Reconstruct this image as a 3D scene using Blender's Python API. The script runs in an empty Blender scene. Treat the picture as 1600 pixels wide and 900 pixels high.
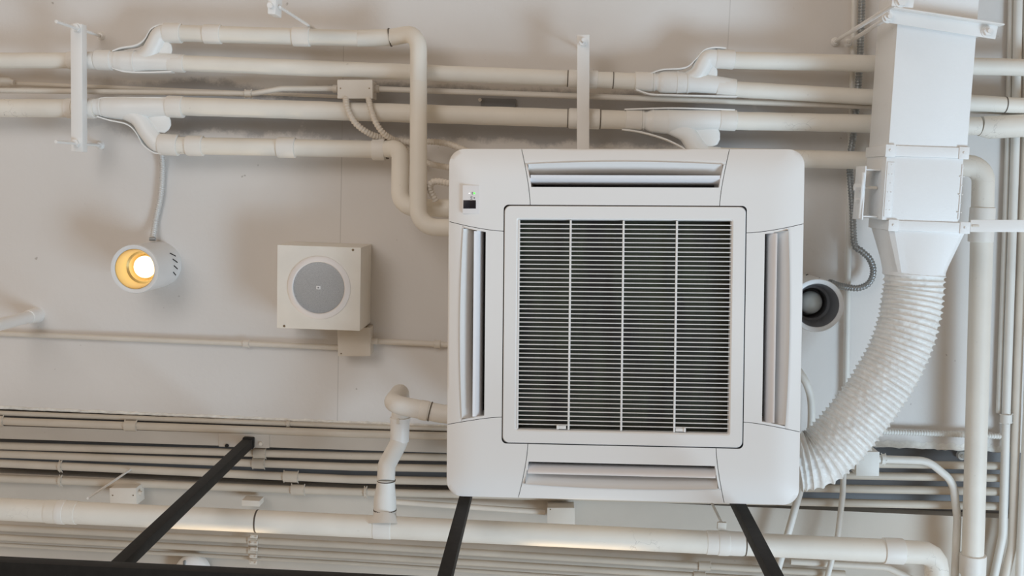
import bpy, bmesh, math, random
from mathutils import Vector, Matrix
import numpy as np
random.seed(7)
S = bpy.context.scene
C = S.collection

# ------------------------------------------------------------------ camera
F = 1600.0
EYE = Vector((0, 0, 1.5))
nz = Vector((65, -165, F)).normalized()
nx = Vector((1, .038, -.0367)); nx = (nx - nz * nx.dot(nz)).normalized()
ny = nz.cross(nx)
def cv(d): return Vector((nx.dot(d), ny.dot(d), nz.dot(d)))     # camera axes -> room axes
def at(px, py, h):
    """a point seen at pixel (px,py) at height h above the eye"""
    d = cv(Vector(((px - 800) / F, (py - 450) / F, 1)))
    return EYE + d * (h / d.z)
cd = bpy.data.cameras.new('camera'); cam = bpy.data.objects.new('camera', cd); C.objects.link(cam)
cd.sensor_width = 36; cd.lens = 36.0; cd.clip_start = .05
r_, u_, b_ = cv(Vector((1, 0, 0))), -cv(Vector((0, 1, 0))), -cv(Vector((0, 0, 1)))
cam.matrix_world = Matrix(((r_.x, u_.x, b_.x, EYE.x), (r_.y, u_.y, b_.y, EYE.y), (r_.z, u_.z, b_.z, EYE.z), (0, 0, 0, 1)))
S.camera = cam
S.view_settings.view_transform = 'Standard'; S.view_settings.look = 'None'
S.view_settings.gamma = 1; S.view_settings.use_curve_mapping = False
S.view_settings.exposure = 0.07

# ------------------------------------------------------------------ light
W = bpy.data.worlds.new('world'); S.world = W; W.use_nodes = True
bg = W.node_tree.nodes['Background']
bg.inputs[0].default_value = (1.0, .74, .50, 1); bg.inputs[1].default_value = .42
def area(name, loc, target, sx, sy, power, col):
    l = bpy.data.lights.new(name, 'AREA'); l.shape = 'RECTANGLE'; l.size = sx; l.size_y = sy; l.energy = power; l.color = col
    o = bpy.data.objects.new(name, l); C.objects.link(o); o.location = loc
    o.rotation_euler = (Vector(target) - Vector(loc)).to_track_quat('-Z', 'Y').to_euler()
    return o
area('assumed_daylight', (3.7, 2.5, .35), (.3, .2, 4.7), 2.8, 2.4, 300, (.64, .86, 1.06))  # assumed daylight: unseen area light added low at right, aimed up like floor bounce
area('left_fill', (-1.9, -1.6, .4), (-.1, .3, 4.7), 2.4, 2.0, 60, (.97, .94, .93))  # added soft fill from the lower left, not tied to a known opening

CEIL = 3.30     # ceiling height above the eye
ZP = 3.19       # insulated pipes

# ------------------------------------------------------------------ materials
def mat(name, col, rough=.5, metal=0, var=.05, scale=6, bump=0, bscale=60, spec=.5, speck=0):
    m = bpy.data.materials.new(name); m.use_nodes = True
    nt = m.node_tree; N = nt.nodes; L = nt.links; b = N['Principled BSDF']
    b.inputs['Roughness'].default_value = rough; b.inputs['Metallic'].default_value = metal
    b.inputs['Specular IOR Level'].default_value = spec
    geo = N.new('ShaderNodeNewGeometry')
    n = N.new('ShaderNodeTexNoise'); n.inputs['Scale'].default_value = scale; n.inputs['Detail'].default_value = 6
    L.new(geo.outputs['Position'], n.inputs['Vector'])
    r = N.new('ShaderNodeValToRGB')
    r.color_ramp.elements[0].position = .3; r.color_ramp.elements[1].position = .7
    r.color_ramp.elements[0].color = (*[c * (1 - var) for c in col], 1)
    r.color_ramp.elements[1].color = (*[min(1, c * (1 + var)) for c in col], 1)
    L.new(n.outputs['Fac'], r.inputs['Fac']); out = r.outputs['Color']
    if speck:
        n2 = N.new('ShaderNodeTexNoise'); n2.inputs['Scale'].default_value = 55; n2.inputs['Detail'].default_value = 4
        L.new(geo.outputs['Position'], n2.inputs['Vector'])
        r2 = N.new('ShaderNodeValToRGB'); r2.color_ramp.elements[0].position = .70; r2.color_ramp.elements[1].position = .78
        r2.color_ramp.elements[0].color = (0, 0, 0, 1); r2.color_ramp.elements[1].color = (speck, speck, speck, 1)
        L.new(n2.outputs['Fac'], r2.inputs['Fac'])
        mx = N.new('ShaderNodeMix'); mx.data_type = 'RGBA'
        L.new(r2.outputs['Color'], mx.inputs[0]); L.new(out, mx.inputs[6])
        mx.inputs[7].default_value = (col[0] * .45, col[1] * .42, col[2] * .38, 1); out = mx.outputs[2]
    L.new(out, b.inputs['Base Color'])
    if bump:
        bn = N.new('ShaderNodeTexNoise'); bn.inputs['Scale'].default_value = bscale; bn.inputs['Detail'].default_value = 5
        L.new(geo.outputs['Position'], bn.inputs['Vector'])
        bp = N.new('ShaderNodeBump'); bp.inputs['Strength'].default_value = bump; bp.inputs['Distance'].default_value = .004
        L.new(bn.outputs['Fac'], bp.inputs['Height']); L.new(bp.outputs['Normal'], b.inputs['Normal'])
    return m
def emis(name, col, s):
    m = bpy.data.materials.new(name); m.use_nodes = True
    b = m.node_tree.nodes['Principled BSDF']; b.inputs['Base Color'].default_value = (*col, 1)
    b.inputs['Emission Color'].default_value = (*col, 1); b.inputs['Emission Strength'].default_value = s
    return m
CREAM = mat('cream_insulation', (.79, .755, .685), .55, var=.045, scale=7, bump=.18, bscale=35, speck=.25)
CUFF = mat('pale_sleeve', (.80, .775, .73), .5, var=.03, bump=.1)
FITW = mat('white_fitting_shell', (.83, .825, .80), .42, var=.02, bump=.06, bscale=25)
COND = mat('painted_conduit', (.70, .645, .57), .5, var=.05, scale=9, bump=.08, speck=.15)
CONDR = mat('painted_conduit_grey', (.74, .73, .69), .5, var=.05, scale=9, bump=.08)
STEEL = mat('white_painted_steel', (.83, .82, .80), .42, var=.03, bump=.05)
DUCT = mat('white_painted_duct', (.86, .87, .87), .45, var=.02, scale=4, bump=.16, bscale=260)
FOIL = mat('painted_foil', (.84, .835, .81), .40, var=.06, scale=30, bump=.9, bscale=75)
PLAS = mat('white_plastic', (.84, .825, .805), .42, var=.008, scale=2, spec=.4)
LOUV = mat('louver_plastic', (.86, .85, .865), .35, var=.01)
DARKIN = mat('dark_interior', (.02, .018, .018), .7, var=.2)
BLACK = mat('black_painted_steel', (.014, .013, .012), .6, spec=.25, var=.2, scale=40, bump=.1)
GALV = mat('galvanised_flex', (.34, .36, .37), .35, metal=.8, var=.15, scale=30)
LINE = mat('dark_joint', (.12, .10, .08), .8)
MDF = mat('speaker_box_paint', (.80, .77, .71), .5, var=.045, scale=10, bump=.05)
RING = mat('speaker_ring', (.80, .76, .74), .4, var=.01)
CONDB = mat('dimmed_conduit_paint', (.57, .51, .43), .55, var=.06, scale=9, bump=.08, speck=.2)  # conduit paint with the dimmer light of the lower rows put into its colour
PLATE = mat('channel_paint', (.50, .455, .40), .6, var=.06, scale=6, bump=.08, speck=.2)  # channel tone darkened for the shade among the lower conduits
SCREW = mat('brass_screw', (.25, .19, .12), .4, metal=.6)
REFL = mat('golden_reflector', (.60, .44, .19), .35, metal=.6, var=.03)
LAMPW = mat('lamp_housing', (.78, .785, .785), .4, var=.015)
LAMPIN = mat('grey_lamp_inside', (.17, .17, .18), .45, var=.05)
FROST = mat('frosted_bulb', (.78, .82, .80), .25, var=.02)
GROUT = mat('rough_plaster', (.82, .80, .75), .8, var=.12, scale=40, bump=1.0, bscale=70)

def add_cracks(m):
    nt = m.node_tree; N = nt.nodes; L = nt.links; b = N['Principled BSDF']; base = b.inputs['Base Color'].links[0].from_socket
    g = N.new('ShaderNodeNewGeometry'); v = N.new('ShaderNodeTexVoronoi'); v.feature = 'DISTANCE_TO_EDGE'; v.inputs['Scale'].default_value = 16
    nn = N.new('ShaderNodeTexNoise'); nn.inputs['Scale'].default_value = 2.2; nn.inputs['Detail'].default_value = 2
    wv = N.new('ShaderNodeTexNoise'); wv.inputs['Scale'].default_value = 30; ad = N.new('ShaderNodeMix'); ad.data_type = 'VECTOR'; ad.inputs[0].default_value = .06
    L.new(g.outputs['Position'], nn.inputs['Vector']); L.new(g.outputs['Position'], wv.inputs['Vector'])
    L.new(g.outputs['Position'], ad.inputs[4]); L.new(wv.outputs['Color'], ad.inputs[5]); L.new(ad.outputs[1], v.inputs['Vector'])
    a = N.new('ShaderNodeMapRange'); a.inputs[1].default_value = .012; a.inputs[2].default_value = .004; L.new(v.outputs['Distance'], a.inputs[0])
    c = N.new('ShaderNodeMapRange'); c.inputs[1].default_value = .60; c.inputs[2].default_value = .68; L.new(nn.outputs['Fac'], c.inputs[0])
    k = N.new('ShaderNodeMath'); k.operation = 'MULTIPLY'; L.new(a.outputs[0], k.inputs[0]); L.new(c.outputs[0], k.inputs[1])
    k2 = N.new('ShaderNodeMath'); k2.operation = 'MULTIPLY'; L.new(k.outputs[0], k2.inputs[0]); k2.inputs[1].default_value = .6
    mx = N.new('ShaderNodeMix'); mx.data_type = 'RGBA'; L.new(k2.outputs[0], mx.inputs[0]); L.new(base, mx.inputs[6]); mx.inputs[7].default_value = (.25, .22, .19, 1)
    L.new(mx.outputs[2], b.inputs['Base Color'])
add_cracks(CREAM)
def grille_mat():
    m = mat('speaker_mesh', (.33, .335, .34), .5, metal=.2, var=.05)
    nt = m.node_tree; N = nt.nodes; L = nt.links; b = N['Principled BSDF']
    g = N.new('ShaderNodeNewGeometry'); v = N.new('ShaderNodeTexVoronoi'); v.inputs['Scale'].default_value = 700
    L.new(g.outputs['Position'], v.inputs['Vector'])
    r = N.new('ShaderNodeValToRGB'); r.color_ramp.elements[0].position = .2; r.color_ramp.elements[1].position = .45
    r.color_ramp.elements[0].color = (.25, .25, .26, 1); r.color_ramp.elements[1].color = (.43, .435, .44, 1)
    L.new(v.outputs['Distance'], r.inputs['Fac']); L.new(r.outputs['Color'], b.inputs['Base Color'])
    return m
SPKM = grille_mat()

def filter_mat():
    m = mat('intake_filter', (.05, .05, .045), .7)
    nt = m.node_tree; N = nt.nodes; L = nt.links; b = N['Principled BSDF']
    tc = N.new('ShaderNodeTexCoord')
    n = N.new('ShaderNodeTexNoise'); n.inputs['Scale'].default_value = 5; n.inputs['Detail'].default_value = 4
    mp = N.new('ShaderNodeMapping'); mp.inputs['Scale'].default_value = (3.2, .7, 1)
    L.new(tc.outputs['Object'], mp.inputs['Vector']); L.new(mp.outputs['Vector'], n.inputs['Vector'])
    r = N.new('ShaderNodeValToRGB'); r.color_ramp.elements[0].position = .35; r.color_ramp.elements[1].position = .68
    r.color_ramp.elements[0].color = (.020, .017, .016, 1); r.color_ramp.elements[1].color = (.050, .060, .036, 1)
    L.new(n.outputs['Fac'], r.inputs['Fac'])
    w = N.new('ShaderNodeTexBrick'); w.inputs['Scale'].default_value = 240; w.offset = 0
    w.inputs['Color1'].default_value = (1, 1, 1, 1); w.inputs['Color2'].default_value = (1, 1, 1, 1); w.inputs['Mortar'].default_value = (.35, .35, .35, 1)
    w.inputs['Mortar Size'].default_value = .08; w.inputs['Brick Width'].default_value = 1; w.inputs['Row Height'].default_value = 1
    L.new(tc.outputs['Object'], w.inputs['Vector'])
    mx = N.new('ShaderNodeMix'); mx.data_type = 'RGBA'; mx.blend_type = 'MULTIPLY'; mx.inputs[0].default_value = 1
    L.new(r.outputs['Color'], mx.inputs[6]); L.new(w.outputs['Color'], mx.inputs[7]); L.new(mx.outputs[2], b.inputs['Base Color'])
    return m
FILT = filter_mat()

def ceiling_mat(patches=True):
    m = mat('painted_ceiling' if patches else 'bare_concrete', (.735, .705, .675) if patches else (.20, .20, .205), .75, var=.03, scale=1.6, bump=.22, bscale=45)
    nt = m.node_tree; N = nt.nodes; L = nt.links; b = N['Principled BSDF']
    base = b.inputs['Base Color'].links[0].from_socket
    g = N.new('ShaderNodeNewGeometry'); sep = N.new('ShaderNodeSeparateXYZ'); L.new(g.outputs['Position'], sep.inputs[0])
    def math_(op, a, bb):
        q = N.new('ShaderNodeMath'); q.operation = op
        for i, s in enumerate((a, bb)):
            if isinstance(s, (int, float)): q.inputs[i].default_value = s
            elif s is not None: L.new(s, q.inputs[i])
        return q.outputs[0]
    def ramp(src, p0, p1, v0=0, v1=1):
        q = N.new('ShaderNodeMapRange'); q.inputs[1].default_value = p0; q.inputs[2].default_value = p1
        q.inputs[3].default_value = v0; q.inputs[4].default_value = v1; L.new(src, q.inputs[0]); return q.outputs[0]
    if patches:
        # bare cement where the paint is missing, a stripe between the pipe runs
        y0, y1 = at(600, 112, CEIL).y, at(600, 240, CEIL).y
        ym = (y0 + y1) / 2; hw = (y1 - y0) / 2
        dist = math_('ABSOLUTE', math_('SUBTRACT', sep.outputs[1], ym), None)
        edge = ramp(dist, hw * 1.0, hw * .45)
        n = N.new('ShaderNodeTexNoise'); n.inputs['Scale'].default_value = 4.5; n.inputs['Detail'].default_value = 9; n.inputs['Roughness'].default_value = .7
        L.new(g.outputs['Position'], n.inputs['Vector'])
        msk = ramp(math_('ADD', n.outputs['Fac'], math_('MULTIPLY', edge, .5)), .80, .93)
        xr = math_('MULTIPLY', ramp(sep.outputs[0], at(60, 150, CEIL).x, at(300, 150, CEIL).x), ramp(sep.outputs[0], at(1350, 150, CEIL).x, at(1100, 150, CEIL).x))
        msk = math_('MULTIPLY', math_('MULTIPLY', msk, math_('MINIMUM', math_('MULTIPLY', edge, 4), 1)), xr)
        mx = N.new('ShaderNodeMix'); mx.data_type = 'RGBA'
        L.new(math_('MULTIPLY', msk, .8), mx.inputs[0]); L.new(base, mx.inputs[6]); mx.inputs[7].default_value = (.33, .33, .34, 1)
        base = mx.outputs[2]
        # board joints
        for (pa, lo, hi, dk) in (((533, 300), at(530, 60, CEIL).y, 9, .16), ((1139, 40), -9, at(1139, 80, CEIL).y, .14)):
            xx = at(*pa, CEIL).x
            d = math_('ABSOLUTE', math_('SUBTRACT', sep.outputs[0], xx), None)
            k = math_('LESS_THAN', d, .0016)
            k = math_('MULTIPLY', k, math_('MULTIPLY', math_('GREATER_THAN', sep.outputs[1], lo), math_('LESS_THAN', sep.outputs[1], hi)))
            mx = N.new('ShaderNodeMix'); mx.data_type = 'RGBA'; L.new(math_('MULTIPLY', k, dk * 2), mx.inputs[0])
            L.new(base, mx.inputs[6]); mx.inputs[7].default_value = (.3, .28, .25, 1); base = mx.outputs[2]
        # pin holes and specks
        v = N.new('ShaderNodeTexNoise'); v.inputs['Scale'].default_value = 38; v.inputs['Detail'].default_value = 2
        L.new(g.outputs['Position'], v.inputs['Vector'])
        sp = ramp(v.outputs['Fac'], .765, .80)
        mx = N.new('ShaderNodeMix'); mx.data_type = 'RGBA'; L.new(math_('MULTIPLY', sp, .5), mx.inputs[0])
        L.new(base, mx.inputs[6]); mx.inputs[7].default_value = (.25, .21, .17, 1); base = mx.outputs[2]
    L.new(base, b.inputs['Base Color'])
    return m
BEIGE = mat('dimmed_ceiling_paint', (.58, .525, .455), .75, var=.06, scale=3, bump=.2, bscale=45, speck=.3)  # beige darkened to stand in for weaker light on the lower ceiling
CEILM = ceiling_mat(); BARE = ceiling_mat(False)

# ------------------------------------------------------------------ mesh helpers
def unit(v):
    return v.normalized() if v.length > 1e-9 else Vector((0, 0, 1))
def fillet(pts, r, n=7):
    """round the inner corners of a polyline"""
    pts = [Vector(p) for p in pts]
    if len(pts) < 3 or r <= 0: return pts
    out = [pts[0]]
    for i in range(1, len(pts) - 1):
        a, p, c = pts[i - 1], pts[i], pts[i + 1]
        u, w = (a - p), (c - p); lu, lw = u.length, w.length; u.normalize(); w.normalize()
        ang = math.acos(max(-1, min(1, u.dot(w))))
        if ang > math.pi - .03: out.append(p); continue
        d = min(r / math.tan(ang / 2), lu * .48, lw * .48); rr = d * math.tan(ang / 2)
        bis = unit(u + w); cen = p + bis * (rr / math.sin(ang / 2))
        s, e = p + u * d - cen, p + w * d - cen
        tot = s.angle(e)
        for k in range(n + 1):
            t = k / n
            out.append(cen + (s * math.sin((1 - t) * tot) + e * math.sin(t * tot)) / math.sin(tot))
    out.append(pts[-1]); return out
def spline(pts, n=8):
    pts = [Vector(p) for p in pts]; P = [pts[0] * 2 - pts[1]] + pts + [pts[-1] * 2 - pts[-2]]
    out = []
    for i in range(1, len(P) - 2):
        p0, p1, p2, p3 = P[i - 1:i + 3]
        for k in range(n):
            t = k / n
            out.append(.5 * ((2 * p1) + (p2 - p0) * t + (2 * p0 - 5 * p1 + 4 * p2 - p3) * t * t + (3 * p1 - p0 - 3 * p2 + p3) * t ** 3))
    out.append(pts[-1]); return out
def resample(pts, step):
    acc = [0]
    for a, b in zip(pts, pts[1:]): acc.append(acc[-1] + (b - a).length)
    n = max(2, int(acc[-1] / step)); out = []; j = 0
    for k in range(n + 1):
        s = acc[-1] * k / n
        while j < len(acc) - 2 and acc[j + 1] < s: j += 1
        d = acc[j + 1] - acc[j]; t = 0 if d < 1e-9 else (s - acc[j]) / d
        out.append(pts[j].lerp(pts[j + 1], t))
    return out
def frames(pts, up=None):
    T = []
    for i in range(len(pts)):
        a = pts[max(0, i - 1)]; b = pts[min(len(pts) - 1, i + 1)]; T.append(unit(b - a))
    ref = up or (Vector((0, 0, 1)) if abs(T[0].z) < .9 else Vector((1, 0, 0)))
    u = unit(ref - T[0] * ref.dot(T[0])); out = []
    for t in T:
        u = unit(u - t * u.dot(t)); out.append((t, u, t.cross(u)))
    return out
class MB:
    def __init__(s): s.bm = bmesh.new()
    def tube(s, pts, r, seg=16, cap=True, fn=None):
        pts = [Vector(p) for p in pts]; fr = frames(pts); rings = []
        rr = r if isinstance(r, (list, tuple)) else [r] * len(pts)
        for i, p in enumerate(pts):
            t, u, w = fr[i]; ring = []
            for k in range(seg):
                a = 2 * math.pi * k / seg; q = rr[i] if fn is None else rr[i] * fn(i, a)
                ring.append(s.bm.verts.new(p + (u * math.cos(a) + w * math.sin(a)) * q))
            rings.append(ring)
        for A, B in zip(rings, rings[1:]):
            for k in range(seg): s.bm.faces.new((A[k], A[(k + 1) % seg], B[(k + 1) % seg], B[k]))
        if cap:
            s.bm.faces.new(rings[0][::-1]); s.bm.faces.new(rings[-1])
        return s
    def loft(s, loops, closed=True, cap=(True, True)):
        R = [[s.bm.verts.new(p) for p in lp] for lp in loops]; n = len(R[0])
        for A, B in zip(R, R[1:]):
            for k in range(n if closed else n - 1): s.bm.faces.new((A[k], A[(k + 1) % n], B[(k + 1) % n], B[k]))
        if closed and cap[0]: s.bm.faces.new(R[0][::-1])
        if closed and cap[1]: s.bm.faces.new(R[-1])
        return s
    def box(s, c, d, bev=0, rot=0, M=None):
        """box of size d centred at c, turned by rot about Z, or placed by M"""
        t = bmesh.new(); bmesh.ops.create_cube(t, size=1)
        bmesh.ops.scale(t, vec=Vector(d), verts=t.verts)
        if bev: bmesh.ops.bevel(t, geom=t.edges[:], offset=bev, segments=2, affect='EDGES', profile=.6)
        MM = Matrix.Translation(Vector(c)) @ Matrix.Rotation(rot, 4, 'Z') if M is None else M @ Matrix.Translation(Vector(c))
        bmesh.ops.transform(t, matrix=MM, verts=t.verts); s.add(t); return s
    def bar(s, a, b, w, h, up=(0, 0, 1), bev=0):
        """square bar from a to b, w across and h along up"""
        a, b = Vector(a), Vector(b); t = unit(b - a); u = Vector(up); u = unit(u - t * u.dot(t)); v = u.cross(t)
        M = Matrix(((t.x, v.x, u.x, 0), (t.y, v.y, u.y, 0), (t.z, v.z, u.z, 0), (0, 0, 0, 1))); M.translation = (a + b) / 2
        return s.box((0, 0, 0), ((b - a).length, w, h), bev, M=M)
    def lathe(s, c, prof, axis=(0, 0, 1), seg=24):
        c = Vector(c); ax = unit(Vector(axis)); ref = Vector((1, 0, 0)) if abs(ax.x) < .9 else Vector((0, 1, 0))
        u = unit(ref - ax * ref.dot(ax)); w = ax.cross(u); rings = []
        for r, z in prof:
            rings.append([s.bm.verts.new(c + ax * z + (u * math.cos(2 * math.pi * k / seg) + w * math.sin(2 * math.pi * k / seg)) * max(r, 1e-5)) for k in range(seg)])
        for A, B in zip(rings, rings[1:]):
            for k in range(seg): s.bm.faces.new((A[k], A[(k + 1) % seg], B[(k + 1) % seg], B[k]))
        return s
    def hexnut(s, c, r, h, axis=(0, 0, 1)):
        c = Vector(c); ax = unit(Vector(axis)); return s.tube([c - ax * h / 2, c + ax * h / 2], r, 6)
    def add(s, t):
        me = bpy.data.meshes.new('t'); t.to_mesh(me); t.free(); s.bm.from_mesh(me); bpy.data.meshes.remove(me)
    def build(s, name, m, parent=None, sharp=40, label=None, M=None):
        if M is not None: bmesh.ops.transform(s.bm, matrix=M, verts=s.bm.verts)
        bmesh.ops.recalc_face_normals(s.bm, faces=s.bm.faces)
        me = bpy.data.meshes.new(name)
        if parent is not None:
            off = parent.matrix_basis.translation.copy()
            q = parent.parent
            while q is not None: off += q.matrix_basis.translation; q = q.parent
        else:
            vs = [v.co for v in s.bm.verts]
            off = Vector([(min(v[i] for v in vs) + max(v[i] for v in vs)) / 2 for i in range(3)])
        bmesh.ops.translate(s.bm, vec=-off, verts=s.bm.verts)
        s.bm.to_mesh(me); s.bm.free(); me.materials.append(m)
        me.shade_smooth(); me.set_sharp_from_angle(angle=math.radians(sharp))
        o = bpy.data.objects.new(name, me); C.objects.link(o)
        if parent is not None: o.parent = parent
        else: o.location = off
        if label: o['label'] = label
        return o
def tag(o, label, cat, group=None):
    o['label'] = label; o['category'] = cat
    if group: o['group'] = group
    return o
def thing(name, label, cat, loc, group=None):
    o = bpy.data.objects.new(name, None); C.objects.link(o); o.empty_display_size = .05
    o.location = Vector(loc); return tag(o, label, cat, group)
def struct(o): o['kind'] = 'structure'; return o
def P(*q): return [at(*p) for p in q]
def cyl(a, b, r, seg=20): return MB().tube([a, b], r, seg)
def sleeve_mb(a, b, r, th=.0025):
    """a short cuff with softly rounded ends"""
    a, b = Vector(a), Vector(b); t = unit(b - a); e = min(.004, (b - a).length * .2)
    return MB().tube([a, a + t * e * .3, a + t * e, b - t * e, b - t * e * .3, b], [r - th, r - th * .2, r, r, r - th * .2, r - th], 24)
def along(pts, s0, s1):
    return pts

# ------------------------------------------------------------------ setting
YE = at(690, 666.5, CEIL).y          # edge of the board ceiling
YR = at(690, 773, CEIL).y          # far side of the recess with the conduits
def slab(name, y0, y1, z0, z1, m):
    return struct(MB().box((.1, (y0 + y1) / 2, 1.5 + (z0 + z1) / 2), (7.4, y1 - y0, z1 - z0)).build(name, m))
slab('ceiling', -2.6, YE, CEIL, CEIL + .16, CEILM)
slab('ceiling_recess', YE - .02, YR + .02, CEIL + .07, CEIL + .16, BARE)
slab('ceiling_lower_end', YR, 3.0, CEIL + .02, CEIL + .16, BEIGE)
FLOORM = mat('polished_concrete_floor', (.46, .47, .48), .45, var=.12, scale=2)
struct(MB().box((.1, .2, -.03), (11, 11, .06)).build('floor', FLOORM))
# ragged plaster lip along the board edge
mb = MB(); n = 420; loops = []
for i in range(n + 1):
    x = -2.6 + 5.2 * i / n; g_ = max(0, min(1, (x - .7) / .5)); a_ = .0022 + .0035 * g_
    j = random.uniform(-1, 1) * a_; k = random.uniform(0, 1) ** 2 * .004
    loops.append([Vector((x, YE - .005 - .012 * g_ + j, 1.5 + CEIL - .0005)), Vector((x, YE - .003 - .006 * g_ + j, 1.5 + CEIL - .002 - k)), Vector((x, YE + .002, 1.5 + CEIL - .003 - .004 * g_ - k * .6)),
                  Vector((x, YE + .005 + j * .4, 1.5 + CEIL - .002)), Vector((x, YE + .006, 1.5 + CEIL + .02)), Vector((x, YE - .005, 1.5 + CEIL + .01))])
mb.loft(loops); struct(mb.build('trim_1', GROUT, sharp=60))

# ------------------------------------------------------------------ ceiling cassette air conditioner
AR = Matrix(((.99889907, .02769582, .03786274), (-.03049699, .99667737, .07552586), (-.03564519, -.07659741, .99642474)))
AT = EYE + Vector((.20001447, .37678316, 2.73186971))
MA = Matrix.Translation(AT) @ AR.to_4x4()
MAi = MA.inverted()
def atp(px, py, z=0):
    """panel coordinates of the point seen at a pixel, z above the panel face"""
    o = MAi @ EYE; d = (MAi @ at(px, py, 2.0)) - o
    return o + d * ((z - o.z) / d.z)
ac = thing('air_conditioner', 'white square four-way ceiling cassette air conditioner with slatted intake grille', 'air conditioner', AT)
def acb(mb, name, m, parent=ac, **k): return mb.build(name, m, parent, M=MA, **k)
IN, OUT = .3235, .475
def xb(d): return .252 + .026 * max(0, (d - IN) / (OUT - IN)) ** 1.5
def gz(d): return 0 if d < .385 else .019 * ((d - .385) / .09) ** 2.1
DS = [IN + (OUT - IN) * i / 15 for i in range(16)]
def rot4(q): return Matrix.Rotation(q * math.pi / 2, 4, 'Z')
for q in range(4):
    R4 = rot4(q)
    # corner cover
    mb = MB(); loops = []
    for d in DS + [OUT + .0012, OUT + .0016, OUT + .001]:
        dd = min(d, OUT); t = (dd - IN) / (OUT - IN); r = .013 + .030 * t; x0 = xb(dd) + .0008
        z = gz(dd) + (0 if d <= OUT else {OUT + .0012: .004, OUT + .0016: .012, OUT + .001: .034}[d])
        lp = []
        for k in range(7): lp.append(Vector((-(x0 + (d - r - x0) * k / 7), -d, z)))
        for k in range(10):
            a = math.pi / 2 * k / 9; lp.append(Vector((-(d - r + r * math.sin(a)), -(d - r + r * math.cos(a)), z)))
        for k in range(1, 8): lp.append(Vector((-d, -(d - r + (x0 - d + r) * k / 7), z)))
        loops.append(lp)
    mb.loft([[R4 @ v for v in lp] for lp in loops], closed=False)
    cc = acb(mb, 'corner_cover', PLAS, sharp=50)
    if q == 0: corner0 = cc
    # side cover round the air outlet
    mb = MB(); nx_ = 24
    def do(x): return .440 - .007 * (x / .26) ** 2
    DI = .3715
    def xe(d): return xb(d) - .007
    def strip(rows):
        mb.loft([[R4 @ v for v in lp] for lp in rows], closed=False)
    rows = []
    for k in range(5):
        d = IN + (DI - IN) * k / 4; rows.append([Vector(((xb(d) - .0008) * (2 * i / nx_ - 1), -d, 0)) for i in range(nx_ + 1)])
    strip(rows)
    rows = []
    for k in range(9):
        t = k / 8; lp = []
        for i in range(nx_ + 1):
            s = 2 * i / nx_ - 1; x = .27 * s; d = do(x) + (OUT - do(x)) * t
            lp.append(Vector(((xb(d) - .0008) * s, -d, gz(d) + (.0025 if k == 0 else 0) - (.0 if k else 0))))
        rows.append(lp)
    for dz, e in ((.004, .0012), (.012, .0016), (.034, .001)):
        rows.append([Vector(((xb(OUT) - .0008) * (2 * i / nx_ - 1), -OUT - e, gz(OUT) + dz)) for i in range(nx_ + 1)])
    strip(rows)
    for sg in (-1, 1):
        rows = []
        for k in range(7):
            d = DI + (.4335 - DI) * k / 6
            rows.append([Vector((sg * xe(d), -d, gz(d))), Vector((sg * (xb(d) - .0008), -d, gz(d)))])
        strip(rows)
    sc = acb(mb, 'side_cover', PLAS, sharp=50)
    # outlet throat
    mb = MB(); rows = []
    for (a, z) in ((0, .0025), (-.003, .006), (-.010, .012), (-.018, .018), (-.026, .030), (-.032, .050), (-.034, .125)):
        lp = []
        for i in range(nx_ + 1):
            s = 2 * i / nx_ - 1; x = xe(.42) * s; lp.append(Vector((x, -(do(x) + a), z)))
        rows.append(lp)
    mb.loft([[R4 @ v for v in lp] for lp in rows], closed=False)
    for sg in (-1, 1):
        x = sg * xe(.40)
        mb.loft([[R4 @ Vector((sg * xe(d), -d, 0)) for d in (DI, .385, .40, .42, .4335)], [R4 @ Vector((sg * xe(d), -d, .125)) for d in (DI, .385, .40, .42, .4335)]], closed=False)
    mb.loft([[R4 @ Vector((s * xe(DI), -DI, z)) for s in (-1, 1)] for z in (.0005, .012)], closed=False)
    acb(mb, 'air_guide', PLAS, sc)
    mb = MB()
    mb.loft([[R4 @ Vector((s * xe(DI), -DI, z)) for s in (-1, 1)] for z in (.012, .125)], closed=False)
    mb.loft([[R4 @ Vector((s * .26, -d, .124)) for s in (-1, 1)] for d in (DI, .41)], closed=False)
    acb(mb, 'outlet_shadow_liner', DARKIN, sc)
    # louver blade, tilted outwards
    prof = []
    A0, A1 = Vector((0, -.3820, .036)), Vector((0, -.4010, -.004))
    m_ = []
    for k in range(9):
        t = k / 8; p = A0.lerp(A1, t); p += Vector((0, .0045 * math.sin(math.pi * t), 0)); m_.append(p)
    th = .0022
    sec = [p + Vector((0, -th, -th * .25)) for p in m_] + [p + Vector((0, th, th * .25)) for p in m_[::-1]]
    mb = MB()
    mb.loft([[R4 @ (v + Vector((x, 0, 0))) for v in sec] for x in (-.2515, -.249, .249, .2515)])
    for sg in (-1, 1):
        mb.box(R4 @ Vector((sg * .2535, -.389, .012)), (.004, .014, .02) if q % 2 == 0 else (.014, .004, .02))
    acb(mb, 'louver', LOUV)
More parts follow.
